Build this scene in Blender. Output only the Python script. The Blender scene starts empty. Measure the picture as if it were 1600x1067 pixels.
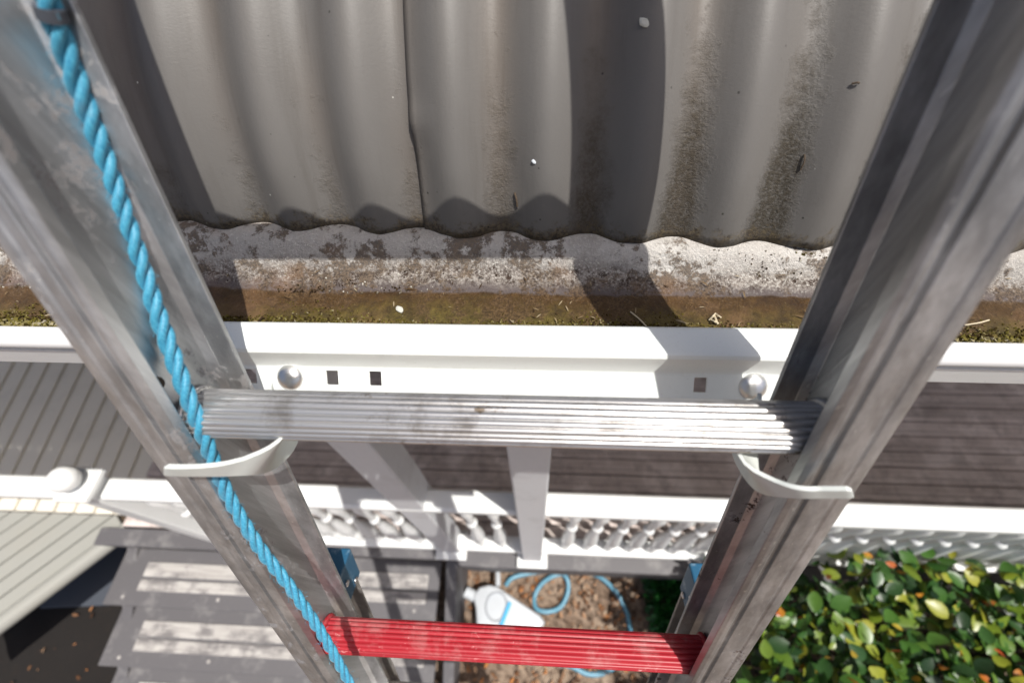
import bpy, bmesh, math, random
from mathutils import Vector, Matrix, noise
R = math.radians
PI = math.pi
rnd = random.Random(11)
sc = bpy.context.scene
col = sc.collection
H = 3.75                      # camera height above the ground

# ------------------------------------------------------------------ camera
cam = bpy.data.cameras.new('camera'); camo = bpy.data.objects.new('camera', cam); col.objects.link(camo)
right = Vector((.9982, .0442, -.0411)); up = Vector((-.0145, .836, .5485)); back = Vector((.0586, -.5469, .8351))
camo.matrix_world = Matrix(((right.x, up.x, back.x, 0), (right.y, up.y, back.y, 0), (right.z, up.z, back.z, H), (0, 0, 0, 1)))
cam.lens = 16.0; cam.sensor_width = 36; cam.clip_start = .02; cam.clip_end = 500
cam.dof.use_dof = True; cam.dof.focus_distance = .41; cam.dof.aperture_fstop = 4.0
sc.camera = camo
# ------------------------------------------------------------------ light
SUN = Vector((.315, -.202, .93)).normalized()
w = bpy.data.worlds.new('World'); sc.world = w; w.use_nodes = True
nt = w.node_tree; bg = nt.nodes['Background']; sky = nt.nodes.new('ShaderNodeTexSky')
sky.sky_type = 'NISHITA'; sky.sun_disc = False
sky.sun_elevation = math.asin(SUN.z); sky.sun_rotation = math.atan2(SUN.x, SUN.y)
sky.dust_density = 4.0; sky.ozone_density = .4; sky.air_density = .8
nt.links.new(sky.outputs[0], bg.inputs[0]); bg.inputs[1].default_value = .105
sl = bpy.data.lights.new('sun', 'SUN'); sl.energy = 4.8; sl.angle = R(.5); sl.color = (1, .965, .91)
so = bpy.data.objects.new('sun', sl); col.objects.link(so); so.rotation_euler = SUN.to_track_quat('Z', 'Y').to_euler(); so.location = (2, -2, 8)
sc.view_settings.view_transform = 'Standard'; sc.view_settings.look = 'None'; sc.view_settings.exposure = .15; sc.view_settings.gamma = 1

def V(x, y, z): return Vector((x, y, z + H))
def pz(px, py, z):
    "point at camera-relative height z seen in direction px,py of the 1600 px photograph"
    r = right * ((px - 800) / 711) - up * ((py - 533.5) / 711) - back
    r = r * (z / r.z); return Vector((r.x, r.y, r.z + H))
def pd(px, py, d):
    r = (right * ((px - 800) / 711) - up * ((py - 533.5) / 711) - back) * d
    return Vector((r.x, r.y, r.z + H))

# ------------------------------------------------------------------ objects
def obj(name, bm, mat, parent=None, smooth=False, mods=()):
    me = bpy.data.meshes.new(name)
    if isinstance(bm, bmesh.types.BMesh):
        bm.normal_update(); bm.to_mesh(me); bm.free()
    else:
        me.from_pydata(bm[0], [], bm[1])
    if smooth:
        for p in me.polygons: p.use_smooth = True
        if smooth != 'all':
            try: me.set_sharp_from_angle(angle=R(38))
            except Exception: pass
    for m in (mat if isinstance(mat, (list, tuple)) else [mat]): me.materials.append(m)
    o = bpy.data.objects.new(name, me); col.objects.link(o)
    if parent is not None:
        o.parent = parent; o.matrix_parent_inverse = parent.matrix_world.inverted()
    return o
def thing(name, label, cat, loc=(0, 0, 0), group=None):
    o = bpy.data.objects.new(name, None); col.objects.link(o); o.location = loc
    o.empty_display_size = .05
    o.matrix_world = Matrix.Translation(loc)
    return tag(o, label, cat, group)
def tag(o, label, cat, group=None, kind=None):
    o['label'] = label; o['category'] = cat
    if group: o['group'] = group
    if kind: o['kind'] = kind
    return o
def struct(o, kind='structure', label=None, cat=None):
    o['kind'] = kind
    if label: o['label'] = label
    if cat: o['category'] = cat
    return o
def bevel(o, wd, seg=2):
    m = o.modifiers.new('bevel', 'BEVEL'); m.width = wd; m.segments = seg; m.limit_method = 'ANGLE'; m.angle_limit = R(30)
    for p in o.data.polygons: p.use_smooth = True
    try: m.harden_normals = True
    except Exception: pass
    return o
def box(bm, c, s, rot=None):
    r = bmesh.ops.create_cube(bm, size=1)
    M_ = Matrix.Translation(c) @ (rot.to_4x4() if rot is not None else Matrix()) @ Matrix.Diagonal((s[0], s[1], s[2], 1))
    bmesh.ops.transform(bm, matrix=M_, verts=r['verts']); return r['verts']
def prism(bm, prof, p0, p1, ax, ay, cap=True):
    "extrude the closed 2-D profile from p0 to p1; ax, ay are its axes"
    a = [bm.verts.new(p0 + ax * x + ay * y) for x, y in prof]
    b = [bm.verts.new(p1 + ax * x + ay * y) for x, y in prof]
    n = len(prof)
    for i in range(n): bm.faces.new((a[i], a[(i + 1) % n], b[(i + 1) % n], b[i]))
    if cap: bm.faces.new(a[::-1]); bm.faces.new(b)
    return a, b
def lathe(bm, prof, base, axis=Vector((0, 0, 1)), seg=16):
    q = axis.to_track_quat('Z', 'Y').to_matrix(); rings = []
    for r, z in prof:
        rings.append([bm.verts.new(base + q @ Vector((r * math.cos(2 * PI * k / seg), r * math.sin(2 * PI * k / seg), z))) for k in range(seg)])
    for a, b in zip(rings, rings[1:]):
        for k in range(seg): bm.faces.new((a[k], a[(k + 1) % seg], b[(k + 1) % seg], b[k]))
    if prof[0][0] > 1e-6: bm.faces.new(rings[0][::-1])
    if prof[-1][0] > 1e-6: bm.faces.new(rings[-1])
def catmull(pts, n):
    out = []; P = [pts[0] * 2 - pts[1]] + list(pts) + [pts[-1] * 2 - pts[-2]]
    for i in range(1, len(P) - 2):
        a, b, c, d = P[i - 1:i + 3]
        for k in range(n):
            t = k / n
            out.append(.5 * ((2 * b) + (c - a) * t + (2 * a - 5 * b + 4 * c - d) * t * t + (3 * b - a - 3 * c + d) * t ** 3))
    out.append(P[-2].copy()); return out
def frames(path):
    T = [(path[min(i + 1, len(path) - 1)] - path[max(i - 1, 0)]).normalized() for i in range(len(path))]
    u = T[0].orthogonal().normalized(); F = []
    for t in T:
        u = (u - t * u.dot(t)).normalized(); F.append((t, u, t.cross(u)))
    return F
def tube(bm, path, rad, seg=10, cap=True):
    rings = []
    for i, (p, (t, u, v)) in enumerate(zip(path, frames(path))):
        r = rad(i / (len(path) - 1)) if callable(rad) else rad
        rings.append([bm.verts.new(p + (u * math.cos(2 * PI * k / seg) + v * math.sin(2 * PI * k / seg)) * r) for k in range(seg)])
    for a, b in zip(rings, rings[1:]):
        for k in range(seg): bm.faces.new((a[k], a[(k + 1) % seg], b[(k + 1) % seg], b[k]))
    if cap: bm.faces.new(rings[0][::-1]); bm.faces.new(rings[-1])

# ------------------------------------------------------------------ materials
class N:
    def __init__(s, name):
        s.m = bpy.data.materials.new(name); s.m.use_nodes = True; s.t = s.m.node_tree
        s.b = s.t.nodes['Principled BSDF']; s.tc = s.t.nodes.new('ShaderNodeTexCoord')
    def n(s, ty, **kw):
        x = s.t.nodes.new(ty)
        for k, v in kw.items(): setattr(x, k, v)
        return x
    def l(s, a, b): s.t.links.new(a, b)
    def coord(s, scale=(1, 1, 1), rot=(0, 0, 0)):
        mp = s.n('ShaderNodeMapping'); mp.inputs['Scale'].default_value = scale; mp.inputs['Rotation'].default_value = rot
        s.l(s.tc.outputs['Object'], mp.inputs[0]); return mp.outputs[0]
    def noise(s, scale, detail=6, rough=.6, co=None, dist=0):
        x = s.n('ShaderNodeTexNoise'); x.inputs['Scale'].default_value = scale; x.inputs['Detail'].default_value = detail
        x.inputs['Roughness'].default_value = rough; x.inputs['Distortion'].default_value = dist
        s.l(co if co is not None else s.tc.outputs['Object'], x.inputs['Vector']); return x.outputs['Fac']
    def vor(s, scale, co=None, feat='F1', out='Distance'):
        x = s.n('ShaderNodeTexVoronoi', feature=feat); x.inputs['Scale'].default_value = scale
        s.l(co if co is not None else s.tc.outputs['Object'], x.inputs['Vector']); return x.outputs[out]
    def ramp(s, fac, stops):
        x = s.n('ShaderNodeValToRGB'); e = x.color_ramp.elements
        while len(e) > 1: e.remove(e[-1])
        e[0].position = stops[0][0]; e[0].color = c4(stops[0][1])
        for p, c in stops[1:]:
            k = e.new(p); k.color = c4(c)
        s.l(fac, x.inputs[0]); return x.outputs['Color']
    def mix(s, fac, a, b, mode='MIX'):
        x = s.n('ShaderNodeMix', data_type='RGBA', blend_type=mode)
        for i, v in ((0, fac), (6, a), (7, b)):
            if hasattr(v, 'is_linked') or hasattr(v, 'links'): s.l(v, x.inputs[i])
            elif i == 0: x.inputs[0].default_value = v
            else: x.inputs[i].default_value = c4(v)
        return x.outputs[2]
    def math(s, op, a, b=0, clamp=False):
        x = s.n('ShaderNodeMath', operation=op); x.use_clamp = clamp
        for i, v in ((0, a), (1, b)):
            if hasattr(v, 'links'): s.l(v, x.inputs[i])
            else: x.inputs[i].default_value = v
        return x.outputs[0]
    def attr(s, name): return s.n('ShaderNodeAttribute', attribute_name=name).outputs['Fac']
    def bump(s, h, strength=.3, dist=.002):
        x = s.n('ShaderNodeBump'); x.inputs['Strength'].default_value = strength; x.inputs['Distance'].default_value = dist
        s.l(h, x.inputs['Height']); s.l(x.outputs[0], s.b.inputs['Normal'])
    def set(s, **kw):
        for k, v in kw.items():
            k = {'color': 'Base Color', 'rough': 'Roughness', 'metal': 'Metallic', 'spec': 'Specular IOR Level', 'coat': 'Coat Weight',
                 'trans': 'Transmission Weight', 'sheen': 'Sheen Weight', 'sss': 'Subsurface Weight'}.get(k, k)
            if hasattr(v, 'links'): s.l(v, s.b.inputs[k])
            elif isinstance(v, (tuple, list)): s.b.inputs[k].default_value = c4(v)
            else: s.b.inputs[k].default_value = v
        return s
def c4(c):
    if isinstance(c, (int, float)): return (c, c, c, 1)
    return tuple(c) if len(c) == 4 else tuple(c) + (1,)

def mat_paint(name, c=(.8, .8, .8), dirt=.25, rough=.45, dcol=(.28, .25, .2), scale=9, bump=.08, dthr=(.52, .72)):
    m = N(name); a = m.noise(scale, 8, .7); b = m.noise(scale * 14, 4, .6)
    f = m.ramp(a, [(dthr[0], 0), (dthr[1], 1)])
    f = m.math('MULTIPLY', f, dirt); f2 = m.math('MULTIPLY', m.ramp(b, [(.6, 0), (.75, 1)]), dirt * .5)
    colr = m.mix(f, c, dcol); colr = m.mix(f2, colr, dcol)
    m.set(color=colr, rough=m.math('ADD', m.math('MULTIPLY', b, .25), rough - .12)); m.bump(b, bump, .002); return m.m
WHITE = mat_paint('white_gloss_paint', (.8, .81, .8), .12, .32, (.4, .38, .33), 7)
WHITE_OLD = mat_paint('white_weathered_paint', (.66, .67, .69), .4, .5, (.3, .29, .28), 5, .15)
POWDER = mat_paint('white_powder_coat', (.74, .77, .745), .3, .4, (.33, .31, .26), 26, .08, (.58, .8))
HOOKM = mat_paint('grey_white_coating', (.6, .63, .6), .1, .4, (.35, .34, .3), 25, .05)
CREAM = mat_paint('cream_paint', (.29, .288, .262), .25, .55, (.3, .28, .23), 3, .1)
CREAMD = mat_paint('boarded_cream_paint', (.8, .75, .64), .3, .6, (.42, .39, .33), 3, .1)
GREYP = mat_paint('grey_deck_paint', (.105, .1, .105), .55, .6, (.3, .29, .28), 6, .2)
DARKP = mat_paint('dark_slate_paint', (.06, .068, .085), .3, .6, (.1, .1, .11), 4, .2)

def mat_alu(name, base=(.62, .62, .63), rough=.34, stain=.5, brown=.3, rotx=0, metal=.86):
    m = N(name)
    along = m.coord((160, 160, 3), (rotx, 0, 0)); st = m.noise(1, 6, .65, along)
    st2 = m.noise(1, 6, .65, m.coord((34, 34, 2.6), (rotx, 0, 0)))
    bl = m.noise(1, 9, .72, m.coord((26, 26, 7), (rotx, 0, 0))); sp = m.noise(70, 7, .78); fine = m.noise(420, 3, .6); big = m.noise(5, 5, .6)
    c = m.mix(m.math('MULTIPLY', m.ramp(st2, [(.36, 0), (.62, 1)]), stain), tuple(min(1, v * 1.25) for v in base), tuple(v * .45 for v in base))
    c = m.mix(m.math('MULTIPLY', m.ramp(st, [(.3, 1), (.5, 0)]), .35), c, tuple(v * .5 for v in base))
    c = m.mix(m.math('MULTIPLY', m.ramp(bl, [(.52, 0), (.72, 1)]), stain * .35), c, (.2, .175, .15))
    c = m.mix(m.math('MULTIPLY', m.ramp(sp, [(.62, 0), (.7, 1)]), .2), c, (.62, .61, .58))
    spot = m.ramp(m.math('MULTIPLY', m.ramp(sp, [(.5, 0), (.6, 1)]), m.ramp(m.noise(10, 5, .65, m.coord((2, 2, .7), (rotx, 0, 0))), [(.54, 0), (.64, 1)])), [(.2, 0), (.7, 1)])
    c = m.mix(m.math('MULTIPLY', spot, brown), c, (.06, .034, .022))
    # long scratches
    sc1 = m.ramp(m.noise(1, 2, .5, m.coord((330, 330, 9), (rotx + .05, .03, 0))), [(.70, 0), (.74, 1)])
    c = m.mix(m.math('MULTIPLY', sc1, .4), c, (.7, .7, .68))
    r = m.math('ADD', m.math('MULTIPLY', st, .25), rough - .12); r = m.math('ADD', r, m.math('MULTIPLY', bl, .25)); r = m.math('ADD', r, m.math('MULTIPLY', spot, .3))
    met = m.math('SUBTRACT', metal, m.math('MULTIPLY', spot, metal * .9))
    m.set(color=c, rough=r, metal=met)
    h = m.math('ADD', m.math('MULTIPLY', st, .8), m.math('MULTIPLY', fine, .35)); m.bump(h, .2, .0008)
    return m.m
ALU = mat_alu('worn_aluminium', (.47, .478, .49), .34, .7, .5, R(21.6))
ALU_R = mat_alu('stained_shaded_aluminium', (.43, .43, .435), .34, .8, 1.0, R(21.6))  # base painted darker since its web faces away from the sun, plus stains
ALU_G = mat_alu('dull_aluminium', (.38, .36, .34), .45, .6, .4, R(21.6))
def mat_rung(name, base, metal, worn, rough=.33):
    m = N(name)
    al = m.coord((4, 260, 260)); st = m.noise(1, 5, .65, al); sp = m.noise(90, 7, .75); bl = m.noise(14, 6, .65)
    c = m.mix(m.math('MULTIPLY', m.ramp(st, [(.42, 0), (.7, 1)]), .5), base, tuple(v * .5 for v in base))
    c = m.mix(m.ramp(m.math('MULTIPLY', m.ramp(sp, [(.52, 0), (.68, 1)]), m.ramp(bl, [(.45, 0), (.6, 1)])), [(.3, 0), (.8, 1)]), c, worn)
    m.set(color=c, rough=m.math('ADD', m.math('MULTIPLY', st, .25), rough - .1), metal=metal)
    
    gr = m.ramp(m.noise(30, 7, .75), [(.5, 0), (.64, 1)]); c2 = m.mix(m.math('MULTIPLY', gr, .45), c, tuple(v * .7 for v in worn)); m.set(color=c2)
    m.bump(m.math('ADD', st, m.math('MULTIPLY', sp, .5)), .3, .0008); return m.m
RUNG = mat_rung('ribbed_aluminium', (.6, .59, .58), .85, (.25, .2, .15))
RUNG_RED = mat_rung('red_enamel', (.37, .016, .026), 0, (.56, .26, .25), .42)
def mat_blue_cap():
    m = N('blue_plastic'); s = m.noise(60, 6, .7)
    m.set(color=m.mix(m.ramp(s, [(.55, 0), (.72, 1)]), (.02, .1, .19), (.2, .3, .38)), rough=.45); return m.m
BLUE = mat_blue_cap()
def mat_rope():
    m = N('blue_polypropylene')
    f = m.noise(1, 4, .7, m.coord((900, 900, 160))); g = m.noise(40, 4, .6)
    c = m.mix(m.ramp(f, [(.3, 0), (.75, 1)]), (.014, .165, .3), (.085, .385, .53))
    c = m.mix(m.math('MULTIPLY', m.ramp(g, [(.6, 0), (.8, 1)]), .35), c, (.3, .42, .5))
    m.set(color=c, rough=.42, sheen=.15, spec=.4); m.bump(f, .5, .0006); return m.m
ROPE = mat_rope()
def mat_chrome():
    m = N('zinc_bolt'); m.set(color=(.72, .71, .7), metal=1.0, rough=m.math('ADD', m.math('MULTIPLY', m.noise(120, 5), .4), .14)); return m.m
ZINC = mat_chrome()

def mat_roof():
    m = N('grey_roof_paint')
    ev, va, sd = m.attr('eave'), m.attr('valley'), m.attr('side')
    n1 = m.noise(7, 7, .65); n2 = m.noise(55, 8, .75); n3 = m.noise(330, 5, .7)
    c = m.mix(n1, (.118, .111, .104), (.148, .141, .132))
    # lichen and dirt that settles in the valleys, thicker near the eave
    near = m.math('POWER', m.math('SUBTRACT', 1, m.math('MULTIPLY', ev, 4.8, True), True), 1.3)
    k = m.math('MULTIPLY', m.math('POWER', va, 2.2), m.math('ADD', m.math('MULTIPLY', near, 1.15), .12))
    k = m.math('MULTIPLY', k, sd)
    edge = m.math('ADD', k, m.math('MULTIPLY', m.math('SUBTRACT', n2, .5), 1.0))
    dm = m.math('MULTIPLY', m.ramp(edge, [(.2, 0), (.66, 1)]), m.ramp(n3, [(.3, .25), (.55, 1)]))
    dirt = m.mix(n2, (.016, .012, .008), (.058, .045, .024))
    c = m.mix(m.math('MULTIPLY', dm, .85), c, dirt)
    cr = m.ramp(m.math('ADD', m.math('MULTIPLY', ev, 28), m.math('MULTIPLY', m.math('SUBTRACT', n2, .5), 2.2)), [(.1, 1), (.42, 0)])
    c = m.mix(m.math('MULTIPLY', cr, .85), c, m.mix(m.ramp(n3, [(.4, 0), (.6, 1)]), (.025, .016, .009), (.13, .1, .055)))
    runs = m.ramp(m.noise(1, 6, .7, m.coord((60, 5, 5))), [(.5, 0), (.72, 1)])
    c = m.mix(m.math('MULTIPLY', m.math('MULTIPLY', runs, .4), m.math('ADD', va, .25)), c, (.06, .05, .04))
    # brown rust tint streaks high in the valleys
    tint = m.math('MULTIPLY', m.math('POWER', va, 3), m.ramp(m.noise(4, 4, .6, m.coord((1, .4, .4))), [(.45, 0), (.62, 1)]))
    c = m.mix(m.math('MULTIPLY', tint, .45), c, (.125, .095, .07))
    # grit specks
    sp = m.vor(62); spm = m.ramp(sp, [(.045, 1), (.075, 0)]); gate = m.ramp(m.noise(23, 3, .6), [(.49, 0), (.55, 1)])
    c = m.mix(m.math('MULTIPLY', spm, gate), c, (.03, .026, .022))
    spw = m.ramp(m.vor(48, m.coord((1, 1, 1), (.7, .2, .4))), [(.03, 1), (.05, 0)])
    c = m.mix(m.math('MULTIPLY', spw, m.ramp(m.noise(17, 3, .6), [(.56, 0), (.62, 1)])), c, (.6, .6, .55))
    m.set(color=c, rough=m.math('ADD', m.math('MULTIPLY', dm, .35), .5), spec=.35)
    wr = m.noise(1, 5, .7, m.coord((240, 520, 520)))
    h = m.math('ADD', m.math('MULTIPLY', wr, m.math('ADD', m.math('MULTIPLY', dm, 1.2), .12)), m.math('MULTIPLY', n3, .06)); m.bump(h, .8, .0017)
    return m.m
ROOF = mat_roof()
def mat_gutter():
    m = N('lichened_gutter_paint')
    g = m.attr('prof')     # 0 bead, 1 front wall, 2 front foot, 3 back foot, 4 back top
    x = m.n('ShaderNodeSeparateXYZ'); m.l(m.tc.outputs['Object'], x.inputs[0])
    n1 = m.noise(18, 8, .7); n2 = m.noise(90, 8, .75); n3 = m.noise(420, 5, .7); lg = m.noise(5, 5, .6)
    white = m.mix(m.ramp(n1, [(.35, 0), (.65, 1)]), (.5, .46, .42), (.85, .83, .78))
    grey = m.mix(n2, (.42, .385, .35), (.66, .63, .58))
    back = m.mix(m.ramp(lg, [(.35, 0), (.65, 1)]), white, grey)
    lich = m.ramp(m.math('ADD', m.math('MULTIPLY', n2, .6), m.math('MULTIPLY', n3, .4)), [(.5, 0), (.6, 1)])
    gl = m.math('ADD', g, m.math('ADD', m.math('MULTIPLY', m.math('SUBTRACT', n1, .5), .95), m.math('MULTIPLY', m.math('SUBTRACT', m.noise(4.2, 3, .5), .5), .7)))
    spots = m.math('MULTIPLY', lich, m.ramp(m.math('DIVIDE', gl, 4), [(.76, 1), (.9, .35)]))
    back = m.mix(m.math('MULTIPLY', spots, .75), back, (.13, .1, .06))
    brown = m.mix(m.ramp(m.math('ADD', m.math('MULTIPLY', n1, .5), m.math('MULTIPLY', n2, .5)), [(.38, 0), (.62, 1)]), (.038, .018, .006), (.13, .07, .018))
    brown = m.mix(m.ramp(n3, [(.62, 0), (.74, 1)]), brown, (.3, .22, .12))
    moss = m.mix(m.ramp(n2, [(.4, 0), (.62, 1)]), (.06, .042, .008), (.165, .125, .025))
    floor_ = m.mix(m.ramp(m.math('DIVIDE', gl, 4), [(.56, 1), (.68, 0)]), brown, moss)
    purp = m.mix(m.ramp(m.math('ADD', m.math('MULTIPLY', n2, .6), m.math('MULTIPLY', n3, .4)), [(.42, 0), (.56, 1)]), (.05, .028, .017), (.42, .38, .34))
    s = m.math('DIVIDE', gl, 4)
    s2 = m.math('DIVIDE', m.math('ADD', g, m.math('MULTIPLY', m.math('SUBTRACT', n1, .5), .28)), 4)
    purp = m.mix(m.ramp(s2, [(.745, 1), (.775, 0)]), purp, (.14, .115, .11))
    c = m.mix(m.ramp(s2, [(.722, 0), (.732, 1)]), floor_, purp)
    c = m.mix(m.ramp(s, [(.81, 0), (.885, 1)]), c, back)
    sf = m.math('DIVIDE', g, 4)
    blot = m.ramp(m.math('MULTIPLY', m.ramp(n1, [(.46, 0), (.57, 1)]), m.ramp(n2, [(.42, 0), (.56, 1)])), [(.1, 0), (.5, 1)])
    c = m.mix(m.math('MULTIPLY', blot, .8), c, m.mix(m.ramp(n3, [(.4, 0), (.6, 1)]), (.035, .018, .008), (.15, .09, .04)))
    rust = m.ramp(m.noise(11, 5, .6, m.coord((1, 1, 1), (.3, .3, 0))), [(.56, 0), (.66, 1)])
    c = m.mix(m.math('MULTIPLY', rust, .3), c, (.34, .19, .1))
    salt = m.math('MULTIPLY', m.ramp(n3, [(.54, 0), (.62, 1)]), m.ramp(n1, [(.42, 1), (.56, 0)])); c = m.mix(m.math('MULTIPLY', salt, m.ramp(s, [(.72, 0), (.8, .75)])), c, (.78, .76, .7))
    c = m.mix(m.ramp(sf, [(.3, 1), (.42, 0)]), c, (.74, .75, .75))
    m.set(color=c, rough=m.ramp(s, [(.3, .4), (.5, .75), (.72, .35), (.8, .8)]))
    h = m.math('ADD', m.math('MULTIPLY', n3, .5), n2); h = m.math('MULTIPLY', h, m.ramp(sf, [(.35, 0), (.5, 1)])); m.bump(h, 1, .005)
    return m.m
GUTTER = mat_gutter()
def mat_boards(name, c1, c2, pitch, axis='Y', dark=(.03, .025, .025), grain=1.0, rough=.75, gap=.06):
    m = N(name); x = m.n('ShaderNodeSeparateXYZ'); m.l(m.tc.outputs['Object'], x.inputs[0])
    v = m.math('DIVIDE', x.outputs[axis], pitch); fr = m.math('FRACT', v); fl = m.math('FLOOR', v)
    wn = m.n('ShaderNodeTexWhiteNoise', noise_dimensions='1D'); m.l(fl, wn.inputs['W'])
    sc_ = (2.2, 60, 60) if axis == 'Y' else (60, 2.2, 60)
    gr = m.noise(1, 7, .7, m.coord(sc_)); bl = m.noise(5, 6, .6)
    c = m.mix(m.ramp(gr, [(.3, 0), (.7, 1)]), c1, c2)
    c = m.mix(m.math('MULTIPLY', wn.outputs['Value'], .55), c, tuple(k * .55 for k in c1))
    c = m.mix(m.math('MULTIPLY', m.ramp(bl, [(.48, 0), (.6, 1)]), .5), c, tuple(min(.85, k * 1.1) for k in c2))
    c = m.mix(m.math('MULTIPLY', m.ramp(m.noise(9, 7, .7), [(.5, 0), (.62, 1)]), .45), c, tuple(k * .45 for k in c1))
    g = m.ramp(fr, [(0, 1), (gap, 1), (gap + .03, 0)])
    c = m.mix(g, c, dark)
    m.set(color=c, rough=rough); h = m.math('SUBTRACT', m.math('MULTIPLY', gr, .35 * grain), g); m.bump(h, .7, .006); return m.m
def mat_ground():
    m = N('earth'); a = m.noise(3, 8, .65); b = m.noise(22, 8, .7); d = m.noise(110, 5, .7)
    c = m.mix(m.ramp(a, [(.36, 0), (.58, 1)]), (.19, .12, .08), (.46, .35, .26))
    c = m.mix(m.ramp(b, [(.45, 0), (.62, 1)]), c, (.07, .04, .025)); c = m.mix(m.ramp(d, [(.55, 0), (.68, 1)]), c, (.42, .31, .22))
    m.set(color=c, rough=.95); m.bump(m.math('ADD', b, d), .8, .03); return m.m
GROUND = mat_ground()
def mat_leaf(name, cols, rough=.28, spec=.5):
    m = N(name); at = m.attr('tone'); n = m.noise(45, 4, .6)
    c = m.ramp(at, [(i / (len(cols) - 1), k) for i, k in enumerate(cols)])
    c = m.mix(m.math('MULTIPLY', n, .35), c, tuple(v * .45 for v in cols[0]))
    m.set(color=c, rough=rough, spec=spec)
    tr = m.n('ShaderNodeBsdfTranslucent'); m.l(c, tr.inputs[0]); mx = m.n('ShaderNodeMixShader'); mx.inputs[0].default_value = .22
    m.l(m.b.outputs[0], mx.inputs[1]); m.l(tr.outputs[0], mx.inputs[2]); m.l(mx.outputs[0], m.t.nodes['Material Output'].inputs[0]); return m.m
HLEAF = mat_leaf('hedge_leaf', [(.02, .05, .018), (.035, .1, .022), (.07, .17, .025), (.19, .27, .025), (.36, .36, .04)], .36, .5)
YLEAF = mat_leaf('young_leaf', [(.5, .14, .02), (.48, .24, .03), (.42, .06, .02), (.42, .36, .04)], .35)
SLEAF = mat_leaf('shrub_leaf', [(.01, .07, .01), (.015, .12, .02), (.03, .18, .03)], .4)
DLEAF = mat_leaf('dead_leaf', [(.09, .045, .025), (.22, .1, .045), (.42, .27, .17), (.5, .2, .06), (.5, .4, .3)], .7, .2)
TWIG = mat_paint('bark', (.08, .055, .035), .4, .85, (.15, .12, .09), 40, .4)

# ================================================================== SETTING
def grid_sheet(name, x0, x1, y0, y1, z, nx, ny, mat, amp=0, fr=2, holes=None):
    vs, fs = [], []
    for j in range(ny + 1):
        for i in range(nx + 1):
            x = x0 + (x1 - x0) * i / nx; y = y0 + (y1 - y0) * j / ny
            vs.append((x, y, z + H + amp * noise.noise(Vector((x * fr, y * fr, 3)))))
    for j in range(ny):
        for i in range(nx):
            a = j * (nx + 1) + i; fs.append((a, a + 1, a + nx + 2, a + nx + 1))
    return obj(name, (vs, fs), mat, smooth='all')
struct(grid_sheet('ground', -60, 60, -60, 60, -3.78, 40, 40, GROUND))
struct(grid_sheet('shade_soil', -6, -2.62, -3, .32, -3.725, 60, 40, mat_paint('shade_dark_soil', (.008, .006, .005), .5, .95, (.02, .012, .008), 30, .8), .02, 6))  # near-black soil sheet, deep shade left of the steps painted into its colour
struct(grid_sheet('garden_bed', -5, 4.5, -3, 1.2, -3.755, 190, 90, GROUND, .02, 5))

# house wall behind the veranda
WALLM = mat_boards('weatherboard_wall', (.35, .34, .31), (.42, .41, .37), .15, 'Y')
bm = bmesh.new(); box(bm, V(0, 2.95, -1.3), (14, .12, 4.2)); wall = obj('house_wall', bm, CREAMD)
tag(wall, 'cream house wall at the back of the shaded veranda', 'wall')

# ------------------------------------------------------------------ veranda deck (grey timber boards)
DECKM = mat_boards('grey_deck_timber', (.15, .125, .12), (.235, .205, .2), .105)
vd = thing('veranda_deck', 'grey timber veranda floor with boards running parallel to gutter', 'deck', V(0, 1.6, -3.05))
y = .49; k = 0
bm = bmesh.new()
while y < 2.9:
    box(bm, V(1.2 + rnd.uniform(-.01, .01), y + .049, -2.94 + rnd.uniform(-.001, .001)), (7.6, .098, .03)); y += .105
o = obj('floor_boards', bm, mat_boards('grey_deck_timber_board', (.5, .41, .37), (.78, .68, .64), .105, gap=.001), vd); bevel(o, .004, 1)
bm = bmesh.new(); box(bm, V(2.28, .415, -2.98), (5.5, .135, .06)); o = obj('edge_board', bm, GREYP, vd); bevel(o, .008)
bm = bmesh.new(); box(bm, V(2.28, .40, -3.25), (5.5, .03, .475)); o = obj('fascia_board', bm, GREYP, vd)
bm = bmesh.new(); box(bm, V(-1.62, .43, -2.98), (2.27, .105, .06)); o = obj('edge_board', bm, GREYP, vd); bevel(o, .008)

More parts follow.
